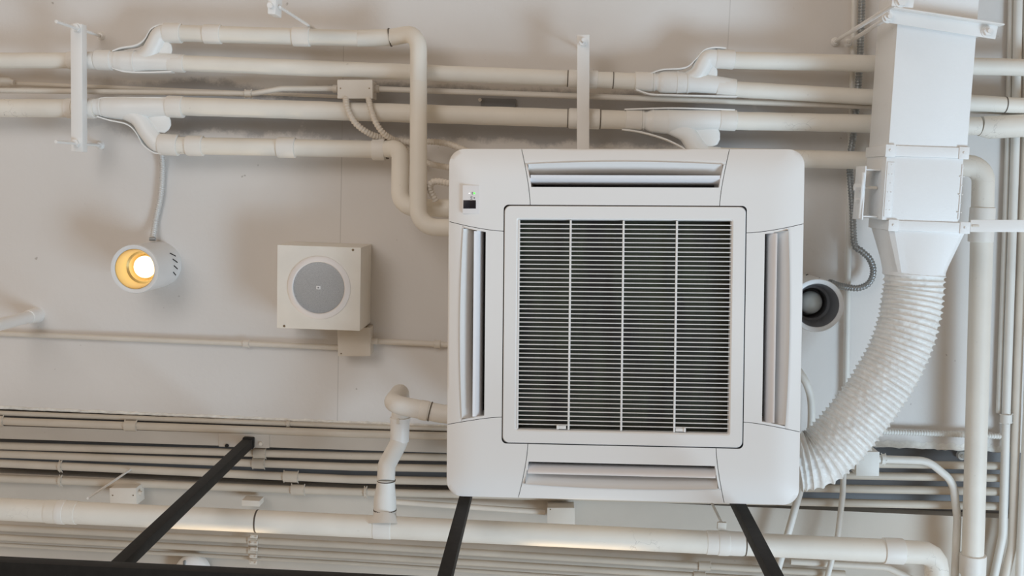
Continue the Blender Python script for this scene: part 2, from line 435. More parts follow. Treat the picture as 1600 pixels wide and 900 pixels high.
# backing under the seams
def rrect(h, r, z, n=6, hy=None):
    hy = hy or h; out = []
    for cx, cy, a0 in ((1, 1, 0), (-1, 1, 90), (-1, -1, 180), (1, -1, 270)):
        for k in range(n + 1):
            a = math.radians(a0 + 90 * k / n); out.append(Vector((cx * (h - r) + r * math.cos(a), cy * (hy - r) + r * math.sin(a), z)))
    return out
def gradient_ring(a, ra, b, rb, za, zb, mb): mb.loft([rrect(a, ra, za), rrect(b, rb, zb)], cap=(False, False))
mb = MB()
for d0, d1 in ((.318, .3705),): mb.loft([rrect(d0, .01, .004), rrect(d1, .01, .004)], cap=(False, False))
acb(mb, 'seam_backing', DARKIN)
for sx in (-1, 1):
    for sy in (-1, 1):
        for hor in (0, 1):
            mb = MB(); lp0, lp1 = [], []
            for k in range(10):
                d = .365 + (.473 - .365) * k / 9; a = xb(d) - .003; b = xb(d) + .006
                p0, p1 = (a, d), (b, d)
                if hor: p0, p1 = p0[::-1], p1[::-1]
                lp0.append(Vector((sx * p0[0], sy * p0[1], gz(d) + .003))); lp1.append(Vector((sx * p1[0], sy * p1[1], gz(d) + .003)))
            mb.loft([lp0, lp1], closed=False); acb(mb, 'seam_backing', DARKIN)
# intake grille: frame, slats, mullions, filter
mb = MB()
mb.loft([rrect(.3205, .017, .012), rrect(.3213, .017, .002), rrect(.3195, .016, -.0012), rrect(.2885, .007, -.0012), rrect(.2845, .004, .0018), rrect(.2825, .003, .016)], cap=(False, False))
gr = acb(mb, 'grille_frame', PLAS, sharp=18)
mb = MB(); pitch = .566 / 47
for i in range(47):
    y = -.283 + pitch * (i + 1) - .001
    if i == 46: continue
    mb.loft([[Vector((x, y - .0015, .0030)), Vector((x, y - .0008, .0015)), Vector((x, y + .0008, .0015)), Vector((x, y + .0015, .0030)), Vector((x, y + .0012, .0062)), Vector((x, y - .0008, .0062))] for x in (-.284, .284)])
acb(mb, 'slats', PLAS, gr)
mb = MB()
for x in (-.1425, -.001, .1405, -.2815): mb.box((x, 0, .0040), (.0054, .566, .007), .001)
acb(mb, 'mullions', PLAS, gr)
for x in (-.162, .157):
    mb = MB(); mb.box((x, .2765, .003), (.026, .009, .006), .001); mb.box((x + (-.01 if x < 0 else .011), .2765, .0015), (.006, .011, .008), .001)
    acb(mb, 'latch', PLAS, gr)
mb = MB(); mb.box((0, 0, .04), (.575, .575, .006)); acb(mb, 'filter', FILT, gr)
mb = MB(); mb.loft([rrect(.287, .004, .014), rrect(.287, .004, .045)], cap=(False, False)); acb(mb, 'grille_recess', DARKIN, gr)
# body above the panel
mb = MB(); mb.loft([rrect(.446, .03, .036), rrect(.446, .03, .05), rrect(.415, .05, .06), rrect(.415, .05, .37)], cap=(False, True)); acb(mb, 'body', STEEL)
for sx in (-1, 1):
    for sy in (-1, 1):
        a = MA @ Vector((sx * .40, sy * .40, .35)); cyl(a, Vector((a.x, a.y, 1.5 + CEIL)), .005, 10).build('hanger_rod', STEEL, ac)
# receiver window with its marks on the corner cover
def acbox(px0, py0, px1, py1, z0, th, name, m, parent, bev=0, label=None):
    a, b = atp(px0, py0), atp(px1, py1); mb = MB(); mb.box(((a.x + b.x) / 2, (a.y + b.y) / 2, z0 - th / 2), (abs(b.x - a.x), abs(b.y - a.y), th), bev)
    return acb(mb, name, m, parent, label=label)
PANELM = mat('receiver_plate', (.80, .775, .765), .45, var=.005)
GREY = mat('printed_grey', (.22, .22, .23), .5)
rp = acbox(723, 289.5, 748.5, 334, .0032, .0045, 'receiver_panel', PANELM, corner0, .0006, 'thin glossy receiver panel with dark window')
WIN = mat('dark_window', (.014, .014, .020), .4, var=.1, spec=.25)
BASEZ = -.0013
acbox(724.2, 313, 734.0, 326, BASEZ, .0012, 'receiver_window', WIN, rp, .0003)
acbox(733.6, 313, 743.6, 326, BASEZ, .0012, 'sensor_window', mat('dark_sensor', (.010, .008, .010), .5, spec=.2), rp, .0003)
def acdisc(px, py, r, name, m):
    c = atp(px, py); mb = MB(); mb.tube([Vector((c.x, c.y, BASEZ)), Vector((c.x, c.y, BASEZ - .0008))], r, 14); return acb(mb, name, m, rp)
acdisc(741.2, 302, .0026, 'indicator_light', emis('green_led', (.12, .85, .10), 1.1))
acdisc(733.4, 302, .0014, 'indicator_light', emis('white_led', (1, 1, 1), .9))
acdisc(741.2, 309.4, .0021, 'indicator_light', GREY)
mb = MB()
def mark(px0, py0, px1, py1):
    a, b = atp(px0, py0), atp(px1, py1); mb.box(((a.x + b.x) / 2, (a.y + b.y) / 2, BASEZ - .0001), (abs(b.x - a.x), abs(b.y - a.y), .0003))
for q in ((737.2, 300.2, 737.9, 303.6), (738.6, 300.2, 739.3, 303.6), (737.2, 300.0, 739.3, 300.6), (737.2, 303.2, 739.3, 303.8),
          (734.8, 306.2, 738.4, 306.9), (735.2, 308.0, 736.6, 309.6), (737.2, 307.2, 738.0, 309.2), (736.0, 309.8, 738.2, 310.6), (734.9, 311.3, 738.4, 312.0)): mark(*q)
acb(mb, 'printed_marks', GREY, rp)

# ------------------------------------------------------------------ insulated refrigerant pipes
PX = ZP / F
def ptat(a, b, px):
    """point of the run a-b (pixel triples) where its column is px"""
    t = (px - a[0]) / (b[0] - a[0]); return at(px, a[1] + (b[1] - a[1]) * t, a[2] + (b[2] - a[2]) * t)
def run(label, a, b, r, cuffs=(), lines=(), m=CREAM, name='insulated_pipe', cat='pipe', group=None, cm=CUFF):
    """straight run; cuffs (x0,x1,extra radius px), lines = dark joint rings"""
    A, B = at(*a), at(*b); th = thing(name, label, cat, (A + B) / 2, group)
    pts = resample([A, B], .03); rr = r * PX
    MB().tube(pts, rr, 24, fn=lambda i, k: 1 + .012 * math.sin(i * 1.7 + k) + .008 * math.sin(i * .6)).build('pipe', m, th)
    for c in cuffs: sleeve_mb(ptat(a, b, c[0]), ptat(a, b, c[1]), rr + (c[2] if len(c) > 2 else 1.5) * PX).build('sleeve', cm, th)
    for x in lines: cyl(ptat(a, b, x - .7), ptat(a, b, x + .7), rr + .5 * PX, 24).build('joint_ring', LINE, th)
    return th
run('upper thick cream pipe entering from the left frame edge through the left bracket', (-60, 94.5, ZP), (152, 94.5, ZP), 12.2, [(107, 118), (134, 150)])
run('lower thick cream pipe entering from the left frame edge through the left bracket', (-60, 168.5, ZP), (150, 169.5, ZP), 14.2, [(104, 116), (134, 149)])
run('long cream pipe just under the topmost bending pipe, ending past the middle bracket', (282, 98.5, ZP), (994, 127, ZP), 12.3, [(888, 934)], [887, 958])
run('long cream pipe running level below the small junction box to the middle bracket', (282, 166, ZP), (978, 187.5, ZP), 14.2, [(889, 937)], [887, 938])
run('topmost cream pipe passing behind the white duct on the right', (1142, 94, ZP), (1660, 107, ZP), 12.8, [], [])
run('second cream pipe from top passing behind the duct, with a black joint ring at right', (1140, 139, ZP), (1660, 169, ZP), 12.0, [], [1570])
run('third cream pipe from top passing behind the duct, swelling fat at right', (1140, 188.5, ZP), (1530, 197, ZP), 13.7, [], [])
# the fat mitred continuation
A = P((1532, 197, ZP), (1545, 199, ZP), (1660, 193, ZP))
tag(MB().tube(A, [.030, .0345, .0345], 24).build('insulated_pipe', CREAM), 'fat end piece of insulated pipe at the right frame edge', 'pipe')

th = thing('insulated_pipe', 'cream pipe at top left bending down across the others into the air conditioner', 'pipe', at(460, 55, ZP))
path = fillet(P((272, 51.5, ZP), (560, 60, ZP), (612, 58.5, ZP), (654, 50, 3.125), (654, 130, 3.10), (653.5, 355, 2.97)) + [Vector((-.2165, at(705, 355, 2.955).y, 1.5 + 2.955))], .058)
MB().tube(path, 13.2 * PX * .97, 24, fn=lambda i, k: 1 + .01 * math.sin(i * 1.9 + 2 * k)).build('pipe', CREAM, th)
a, b = (284, 52, ZP), (560, 60, ZP)
for x0, x1 in ((319, 346), (458, 485)): sleeve_mb(ptat(a, b, x0), ptat(a, b, x1), 15 * PX).build('sleeve', CUFF, th)
cyl(at(608.5, 58.5, ZP), at(610.5, 58.2, ZP), 14.2 * PX, 24).build('joint_ring', LINE, th)

th = thing('insulated_pipe', 'lower left cream pipe with a short hook bend into the air conditioner', 'pipe', at(430, 230, ZP))
path = fillet(P((268, 227, ZP), (598, 233.5, ZP), (625.5, 231, 3.155), (625, 324, 3.09)) + [Vector((-.217, at(705, 324.5, 3.075).y, 1.5 + 3.075))], .05)
MB().tube(path, 13.5 * PX, 24, fn=lambda i, k: 1 + .01 * math.sin(i * 1.9 + 2 * k)).build('pipe', CREAM, th)
a, b = (268, 227, ZP), (598, 233.5, ZP)
for x0, x1, e in ((292, 318, 16), (434, 462, 16.2), (582, 602, 17)): sleeve_mb(ptat(a, b, x0), ptat(a, b, x1), e * PX).build('sleeve', CUFF, th)
cyl(at(602.5, 233.3, ZP), at(605.5, 233, ZP), 15.4 * PX, 24).build('joint_ring', LINE, th)

th = thing('insulated_pipe', 'thick pale pipe turning down the right side behind the flat bar', 'pipe', at(1530, 560, ZP))
path = fillet(P((1108, 244, ZP), (1358, 251, ZP), (1537, 260, ZP), (1531, 480, ZP), (1518, 940, ZP)), .05)
MB().tube(path, 17 * PX, 28, fn=lambda i, k: 1 - (.2 if i < 2 else .03)).build('pipe', CREAM, th)
for (p, q, e) in (((1535.5, 324), (1532, 378), 18.6), ((1520.5, 866), (1519.3, 897), 20)): sleeve_mb(at(*p, ZP), at(*q, ZP), e * PX).build('sleeve', CUFF, th)

# split (branch) fittings
def fitting(label, main, branch, sl, web, cover, seams=()):
    """main/branch: list of (px,py,r px); sl: sleeves ((p),(q),r); web: polygon; cover: open shell edges"""
    th = thing('branch_fitting', label, 'pipe fitting', at(main[0][0], main[0][1], ZP))
    def tb(l, name):
        pts = spline([at(p[0], p[1], ZP) for p in l], 5); rs = []
        R = [p[2] for p in l]
        for i in range(len(pts)):
            t = i / 5; k = min(int(t), len(R) - 2); f = t - k; f = f * f * (3 - 2 * f); rs.append((R[k] + (R[k + 1] - R[k]) * f) * PX)
        MB().tube(pts, rs, 24).build(name, FITW, th)
    tb(main, 'body'); tb(branch, 'branch')
    for p, q, r in sl: sleeve_mb(at(*p, ZP), at(*q, ZP), r * PX).build('sleeve', CUFF, th)
    wc = sum((Vector((x, y)) for x, y in web), Vector((0, 0))) / len(web)
    def ins(k): return [(wc.x + (x - wc.x) * k, wc.y + (y - wc.y) * k) for x, y in web]
    mb = MB(); mb.loft([[at(x, y, ZP + dz) for x, y in ins(k)] for dz, k in ((-.009, .8), (-.0075, .93), (-.004, 1), (.02, 1))]); mb.build('web', FITW, th, sharp=60)
    for px_, rr_ in seams:
        k = next(i for i in range(len(main) - 1) if main[i][0] <= px_ <= main[i + 1][0]); t_ = (px_ - main[k][0]) / (main[k + 1][0] - main[k][0])
        yy = main[k][1] + (main[k + 1][1] - main[k][1]) * t_
        cyl(at(px_ - 1.2, yy, ZP), at(px_ + 1.2, yy, ZP), rr_ * PX, 24).build('moulded_rib', FITW, th)
    for line in cover:
        pts = spline([at(x, y, ZP - .012) for x, y in line], 6); mb = MB(); fr = frames(pts)
        mb.loft([[p + Vector((0, -.0022, -.004)), p + Vector((0, .0022, -.004)), p + Vector((0, .0022, .028)), p + Vector((0, -.0022, .028))] for p in pts])
        mb.build('cover_flange', FITW, th, sharp=30)
    return th
fitting('white split pipe fitting at upper left, branching upwards',
        [(150, 94, 13.5), (176, 94.5, 14), (184, 95, 15.5), (196, 96, 17), (212, 96.5, 17), (240, 97, 14.5), (284, 98.5, 13.5)],
        [(212, 97, 13), (232, 86, 14), (243, 68, 14), (252, 54, 14), (272, 51, 14)],
        [((151, 93.5), (175, 94.2), 15.8), ((257, 51), (284, 52), 15.5), ((264, 98.5), (289, 99.5), 14)],
        [(240, 92), (246, 72), (256, 64), (263, 65), (268, 70), (269.5, 78), (268, 86), (264, 92)],
        [[(176, 80), (190, 75), (212, 71), (226, 62), (236, 46), (250, 39), (262, 38)], [(176, 106), (196, 112), (230, 113), (268, 112)]], [(212, 17.8)])
fitting('white split pipe fitting at lower left, branching downwards',
        [(146, 167, 13), (158, 167.5, 14), (168, 168, 16.5), (192, 169, 18), (220, 168, 16.5), (262, 167, 15), (284, 167.5, 15)],
        [(190, 172, 13), (216, 184, 14), (232, 207, 14.5), (248, 224, 15), (272, 226.5, 15)],
        [((262, 166.5), (287, 167.5), 17), ((250, 225.5), (279, 227), 16.8)],
        [(228, 178), (258, 177), (264, 181), (267, 188), (267.5, 196), (264, 203), (257, 208), (242, 206)],
        [[(150, 158), (160, 153.5), (190, 153), (262, 153)], [(152, 182), (172, 188), (198, 194), (212, 206), (224, 226), (240, 238), (252, 240)]], [(160, 15.2)])
fitting('white split pipe fitting above the air conditioner, branching upwards',
        [(992, 127, 13), (1018, 128, 13.5), (1026, 128, 13), (1036, 128.5, 16.5), (1060, 129, 16.5), (1090, 130, 14.5), (1122, 133.5, 13.5), (1148, 137, 13)],
        [(1066, 128, 12), (1088, 118, 13.5), (1098, 102, 14), (1106, 91, 14), (1126, 92.5, 14)],
        [((992, 127), (1020, 128), 14.6), ((1118, 91.5), (1147, 93.5), 14.8), ((1120, 134.5), (1149, 138), 13.8)],
        [(1096, 126), (1103, 108), (1112, 102), (1118, 104), (1121, 110), (1121, 118), (1118, 126)],
        [[(1014, 116), (1035, 109), (1070, 106), (1086, 94), (1100, 79), (1116, 74.5), (1134, 75.5)], [(994, 140), (1016, 147), (1050, 148.5), (1152, 151)]], [(1022, 14.4), (1058, 17.2), (1074, 16.4)])
fitting('white split pipe fitting against the top edge of the air conditioner, branching downwards',
        [(976, 187.5, 13), (1002, 188, 14), (1008, 188, 13.5), (1020, 189, 17.5), (1044, 190, 18.5), (1080, 188, 16), (1124, 187, 15), (1148, 188, 14.5)],
        [(1046, 196, 13), (1072, 208, 14), (1086, 228, 14.5), (1100, 242, 14.5), (1124, 244.5, 14.5)],
        [((977, 187), (1003, 188), 15.5), ((1124, 187), (1150, 188.5), 16)],
        [(1078, 196), (1116, 196), (1122, 200), (1125, 208), (1125, 218), (1121, 226), (1112, 230), (1094, 228)],
        [[(976, 171), (1004, 170), (1060, 169), (1148, 172)], [(972, 202), (1000, 206), (1036, 216), (1062, 228), (1074, 236)]], [(1005, 14.8), (1020, 18), (1044, 19)])

# ------------------------------------------------------------------ strut hangers
def nutset(parent, c, r=.0125):
    c = Vector(c)
    mb = MB(); mb.tube([c + Vector((0, 0, .001)), c - Vector((0, 0, .002))], r * 1.25, 18); mb.hexnut(c - Vector((0, 0, .007)), r, .010); mb.build('nut', STEEL, parent)
def rod(parent, low, high, r=.0050, m=STEEL, flange=True):
    mb = MB(); pts = resample([Vector(low), Vector(high)], .0035)
    mb.tube(pts, [r * (1 + .06 * (i % 2)) for i in range(len(pts))], 8); mb.build('threaded_rod', m, parent)
    if flange:
        h = Vector(high); MB().tube([h - Vector((0, 0, .012)), h - Vector((0, 0, .004)), h], [.009, .012, .014], 14).build('ceiling_anchor', STEEL, parent)
def plumb(px, py, h): 
    p = at(px, py, h); return Vector((p.x, p.y, 1.5 + CEIL))
def hanger(label, top, bot, h, w, ht, nuts, drop, name='strut_hanger'):
    A, B = at(*top, h), at(*bot, h); th = thing(name, label, 'bracket', (A + B) / 2)
    mb = MB(); up = Vector((0, 0, 1)); mb.bar(A + up * ht / 2, B + up * ht / 2, w, ht, bev=.002); mb.build('strut', STEEL, th)
    for n in nuts:
        c = at(*n, h); nutset(th, c); rod(th, c - Vector((0, 0, drop)), plumb(*n, h), flange=True)
    return th
hanger('white steel strut hanger with two nuts under the pipes at far left', (119, 37), (120, 237), 3.13, .036, .034, [(120, 44), (119, 224)], .13)
hanger('white steel strut hanger standing above the middle of the air conditioner', (911.5, 54), (911, 256), 3.13, .037, .03, [(910.5, 66), (911, 246)], .05)
A, B = at(429, -70, 2.84), at(424, 22, 2.84)
th = thing('strut_hanger', 'white steel hanger end with slanting rod at the top frame edge, left of middle', 'bracket', (A + B) / 2)
MB().bar(A + Vector((.0, 0, .032)), B + Vector((0, 0, .032)), .022, .064, bev=.002).build('strut', STEEL, th)
c = at(423, 9, 2.84); nutset(th, c, .008); rod(th, at(437, 11, 2.86), plumb(437, 11, 2.86), .0045, flange=False)

# ------------------------------------------------------------------ duct, damper, flexible duct
ZF, ZB = 2.93, 3.11
xl, xr = at(1395.5, 130, ZF).x, at(1519.5, 130, ZF).x
dk = thing('air_duct', 'large white rectangular sheet-metal duct at upper right with damper and taper', 'duct', at(1457, 150, (ZF + ZB) / 2))
yt = at(1450, -130, ZF).y; y1 = at(1450, 229, ZF).y; y1b = at(1450, 246, ZF).y; y2 = at(1450, 346, ZF).y; y2b = at(1450, 362, ZF).y; y3 = at(1427, 427, ZF).y
zc = 1.5 + (ZF + ZB) / 2; dz = ZB - ZF; xm = (xl + xr) / 2; dw = xr - xl
MB().box((xm, (yt + y1) / 2, zc), (dw, y1 - yt, dz), .0015).build('upper_section', DUCT, dk)
xo = -.006
MB().box((xm + xo, (y1b + y2) / 2, zc), (dw - .004, y2 - y1b, dz), .0015).build('damper_section', DUCT, dk)
def flange(y0, y1_, x0, x1, e, nm='flange'):
    mb = MB(); mb.box(((x0 + x1) / 2, (y0 + y1_) / 2, zc), (x1 - x0 + 2 * e, y1_ - y0, dz + 2 * e), .003)
    for sx in (-1, 1):
        cx = (x0 + x1) / 2 + sx * ((x1 - x0) / 2 + e - .012)
        mb.box((cx, (y0 + y1_) / 2, zc - dz / 2 - e), (.028, (y1_ - y0) * 1.15, .006), .002)
        mb.tube([Vector((cx, (y0 + y1_) / 2, zc - dz / 2 - e - .006)), Vector((cx, (y0 + y1_) / 2, zc - dz / 2 - e))], .0035, 8)
    mb.build(nm, DUCT, dk)
flange(y1, y1b, xl + xo / 2, xr + xo / 2, .005)
xl2, xr2 = at(1391, 350, ZF).x, at(1511, 350, ZF).x
flange(y2, y2b, xl2, xr2, .005)
# riveted seam strips
for sx, (xx) in ((0, xl + xo + .016), (1, xr + xo - .003)):
    mb = MB()
    mb.box((xx, (y1b + y2) / 2 + .004, zc - dz / 2 - .001), (.020 if sx == 0 else .004, (y2 - y1b) * .86, .003), .0008)
    for k in range(6):
        for dx in ((-.004, .005) if k % 2 else (.002,)):
            c = Vector((xx + dx, y1b + (y2 - y1b) * (.14 + .14 * k), zc - dz / 2 - .002))
            mb.tube([c, c - Vector((0, 0, .002))], [.0022, .0012], 8)
    mb.build('rivet_strip', DUCT, dk)
# taper from rectangle to round
cx3, zc3, r3 = at(1428.5, 427, 3.0).x, 1.5 + 3.005, .086
n = 48; rect, circ = [], []
hx, hz = (xr2 - xl2) / 2, dz / 2; xm2 = (xl2 + xr2) / 2
for k in range(n):
    a = 2 * math.pi * (k + .5) / n; c, s = math.cos(a), math.sin(a); q = max(abs(c), abs(s))
    rect.append(Vector((xm2 + hx * c / q, y2b, zc + hz * s / q))); circ.append(Vector((cx3 + r3 * c, y3, zc3 + r3 * s)))
mid = [rect[i].lerp(circ[i], .8) for i in range(n)]
end = [v + Vector((0, .010, 0)) for v in circ]
MB().loft([rect, circ, end], cap=(True, True)).build('taper', DUCT, dk, sharp=18)
# damper crank bracket on the left cheek
mb = MB(); ca = at(1352, 265, 2.97); cb = at(1350, 338, 2.97)
xs = xl + xo
mb.box((xs - .010, (ca.y + cb.y) / 2, zc - .01), (.02, .004, .10)); 
yA, yB = ca.y, cb.y
mb.bm.clear()
mb.box((xs - .020, yA, zc - .01), (.04, .004, .09), .001); mb.box((xs - .020, yB, zc - .01), (.04, .004, .09), .001)
mb.box((xs - .042, (yA + yB) / 2, zc - .01), (.004, yB - yA + .02, .09), .001)
dmp = mb.build('damper_bracket', DUCT, dk)
mb = MB(); ym_ = yA + (yB - yA) * .38
mb.tube([Vector((xs, ym_, zc - .03)), Vector((xs - .062, ym_, zc - .03))], .005, 10); mb.build('damper_shaft', COND, dmp)
mb = MB(); mb.hexnut(Vector((xs - .056, ym_, zc - .03)), .011, .016, (1, 0, 0)); mb.build('damper_nut', DUCT, dmp)
mb = MB(); mb.hexnut(Vector((xs - .052, ym_ + .036, zc - .03)), .007, .014, (1, 0, 0))
mb.build('damper_nut', DUCT, dmp)
mb = MB(); pts = spline([Vector((xs - .047, yA + .01, zc - .05)), Vector((xs - .05, ym_ - .01, zc - .062)), Vector((xs - .047, ym_ + .03, zc - .05)), Vector((xs - .046, yB + .006, zc - .045))], 6)
mb.tube(pts, .005, 8); mb.build('damper_lever', DUCT, dmp)

# crimped flexible duct
ctrl = P((1428.5, 430, 3.005), (1426, 462, 3.0), (1418, 508, 2.985), (1401, 556, 2.975), (1374, 604, 2.965), (1340, 652, 2.955), (1304, 694, 2.945), (1276, 716, 2.94), (1244, 722, 2.945))
pts = resample(spline(ctrl, 10), .00155); rib = .0162 / .00155
rng = random.Random(3); ph = [rng.uniform(0, 6.28) for _ in range(12)]
def crimp(i, a):
    s = i / rib; c = abs((s % 1) - .5) * 2          # ridge at c=1
    w = .915 + .10 * c ** 2.2
    k = int(s)
    wr = .020 * math.sin(a * 9 + ph[k % 12] * 3) * math.sin(a * 5 + k * 1.3) + .014 * math.sin(a * 23 + k * 2.1) + .008 * math.sin(a * 2 + k * .9)
    return w + wr * (1 - c * .6)
tag(MB().tube(pts, .0865, 72, fn=crimp).build('flexible_duct', FOIL, sharp=70), 'white crimped flexible duct curving down to the air conditioner side', 'duct')

# duct hanger angle with its rods
th = thing('duct_hanger', 'white angle-iron hanger with two nuts strapped under the rectangular duct', 'bracket', at(1470, 35, 2.91))
A, B = at(1388, 25, 2.915), at(1557, 51, 2.915); t = unit(B - A); v = Vector((t.y, -t.x, 0))
mb = MB(); mb.bar(A - Vector((0, 0, .0)), B, .036, .004, bev=.001)
mb.bar(A + v * .019 - Vector((0, 0, .014)) - t * .004, B + v * .019 - Vector((0, 0, .014)) + t * .006, .004, .030, bev=.001)
mb.build('angle_bar', STEEL, th)
for q in ((1387, 27), (1542.5, 49.5)):
    c = at(*q, 2.912); nutset(th, c, .013); rod(th, c - Vector((0, 0, .02)), at(1325, 67, 3.252) if q[0] < 1400 else plumb(*q, 2.912), .006)
th = thing('duct_hanger', 'second duct hanger plate and rod at the top frame edge beside the duct', 'bracket', at(1408, 0, 2.70))
A, B = at(1394, -4, 2.70), at(1560, 22, 2.70)
mb = MB(); mb.bar(at(1394, -2, 2.70), at(1428, 1, 2.70), .036, .004, bev=.001); mb.build('angle_bar', STEEL, th)
c = at(1408, 2, 2.698); nutset(th, c, .013); rod(th, at(1400, 5.5, 2.70), at(1305, 65, 3.29), .006)

mb = MB(); mb.bar(at(1516, 353, 2.925), at(1660, 353, 2.925), .034, .005, bev=.001)
fb = thing('flat_bar', 'white flat steel bar reaching from duct flange to the right frame edge', 'bracket', at(1560, 353, 2.925)); mb.build('bar', STEEL, fb)
mb = MB(); mb.bar(at(1519, 353, 2.9205), at(1530, 353.5, 2.9205), .006, .002, bev=.0008); mb.build('slot', COND, fb)

# ------------------------------------------------------------------ small helpers for conduits
def conduit(label, pts, r, m=COND, fil=.05, straps=(), group=None, name='conduit', smooth=False):
    """pts are pixel triples; straps at fractions (index, t, width px)"""
    W3 = P(*pts); path = spline(W3, 6) if smooth else fillet(W3, fil)
    th = thing(name, label, 'conduit', (W3[0] + W3[-1]) / 2, group)
    MB().tube(path, r, 14).build('tube', m, th)
    for (i, t, w) in straps:
        a, b = W3[i], W3[i + 1]; c = a.lerp(b, t); d = unit(b - a); h = w / 2 * PX
        side = unit(Vector((0, 0, 1)).cross(d))
        mb = MB(); rows = []
        for e in (-h, h):
            lp = []
            for k in range(11):
                an = math.pi * k / 10; lp.append(c + d * e + side * math.cos(an) * r * 1.2 - Vector((0, 0, math.sin(an) * r * 1.2)))
            rows.append(lp)
        outer = [[p + (p - c - d * e) * .14 for p in lp] for lp, e in zip(rows, (-h, h))]
        for e0 in (0, 1): pass
        mb.loft([rows[0] + outer[0][::-1], rows[1] + outer[1][::-1]])
        for sg in (-1, 1):
            mb.tube([c + d * sg * h - Vector((0, 0, 0)) + side * r * 1.55, c + d * sg * h - Vector((0, 0, r * 1.38)), c + d * sg * h - side * r * 1.55], .0017, 6)
        mb.build('strap', m, th)
    return th
def flex(label, pts, r, m=COND, pitch=.007, name='flexible_conduit', sm=True):
    W3 = P(*pts); path = resample(spline(W3, 8) if sm else fillet(W3, .05), pitch / 4)
    return tag(MB().tube(path, [r * (1 + .15 * math.sin(i * math.pi / 2)) for i in range(len(path))], 12).build(name, m, sharp=80), label, 'conduit')
def jbox(label, x0, y0, x1, y1, h, depth, m=COND, screws=(), name='junction_box', bev=.004, rot=.027, ears=()):
    a, b, c4, d4 = at(x0, y0, h), at(x1, y0, h), at(x1, y1, h), at(x0, y1, h)
    cen = (a + b + c4 + d4) / 4; w = ((b - a).length + (c4 - d4).length) / 2; l = ((d4 - a).length + (c4 - b).length) / 2
    ang = math.atan2((b - a).y, (b - a).x)
    th = thing(name, label, 'junction box', cen + Vector((0, 0, depth)))
    MB().box(cen + Vector((0, 0, depth / 2 + .002)), (w * .97, l * .97, depth - .004), bev * .7, ang).build('box', m, th)
    MB().box(cen + Vector((0, 0, .0015)), (w, l, .003), .0013, ang).build('cover', m, th)
    for s in screws:
        p = at(*s, h); MB().lathe(p, [(0, -.0012), (.0018, -.0012), (.0024, 0)], seg=10).build('screw', SCREW, th)
    return th

# conduits among the refrigerant pipes
ZC = 3.215
conduit('thin cream conduit running from left frame edge into the small junction box', [(-60, 140.5, ZC), (395, 146.5, ZC), (440, 138.5, ZC), (528, 138.5, ZC)], 4.3 * PX, fil=.09, straps=[(0, .985, 10)])
conduit('thin cream conduit running right from the small junction box behind the duct', [(586, 139, ZC), (700, 143, ZC), (1180, 160, ZC), (1660, 178, ZC)], 4.4 * PX, fil=0)
conduit('thinner conduit behind the left pipes ending in a stub connector', [(-60, 126.5, 3.28), (12, 129.5, 3.28), (530, 151, 3.28)], 2.8 * PX, fil=0, m=COND)
mb = MB(); A, B = at(-60, 126.5, 3.265), at(14, 128, 3.265); mb.tube([A, B, B.lerp(at(30, 129, 3.265), .2), at(22, 129, 3.265)], [.014, .014, .009, .009], 14)
tag(mb.build('conduit_connector', COND), 'stub conduit connector at left frame edge between the two thick pipes', 'connector')
jb = jbox('small cream junction box between the pipes with two flexible cables below', 527, 124.5, 582, 154, 3.165, .085, screws=[(532, 138), (577, 138)], bev=.006)
for (x0, x1) in ((521, 528), (582, 592)):
    cyl(at(x0, 138.6, ZC - .002), at(x1, 138.9, ZC - .004), .012, 12).build('connector', COND, jb)
flex('left of the two ribbed cables leaving the small junction box', [(540, 150, 3.175), (543, 170, 3.145), (556, 193, 3.14), (580, 210, 3.165), (606, 216.5, 3.20), (640, 222, 3.21), (668, 221, 3.20), (700, 225, 3.18), (735, 238, 3.14)], 4.5 * PX, pitch=.0095)
flex('right of the two ribbed cables leaving the small junction box', [(575, 150, 3.175), (580, 172, 3.145), (588, 193, 3.135), (604, 212, 3.155), (640, 232, 3.235), (668, 254, 3.21), (705, 262, 3.15), (740, 265, 3.13)], 4.3 * PX, pitch=.0095)
flex('short ribbed cable looping into the left edge of air conditioner above its pipes', [(681, 314, 3.03), (672, 296, 3.02), (675, 285, 3.01), (690, 284, 3.0), (725, 292, 2.99)], 4.6 * PX, pitch=.0095)
mb = MB(); A = at(752, 155, 3.292); B = at(806, 166, 3.292); mb.box((A + B) / 2, ((B - A).x, .026, .016), .002)
pl = thing('strut_stub', 'short grey bare strut piece behind the thin conduit, upper middle', 'bracket', (A + B) / 2); mb.build('channel', BARE, pl)
mb = MB(); c = at(750, 156, 3.27); mb.hexnut(c, .006, .01); mb.build('nut', COND, pl)

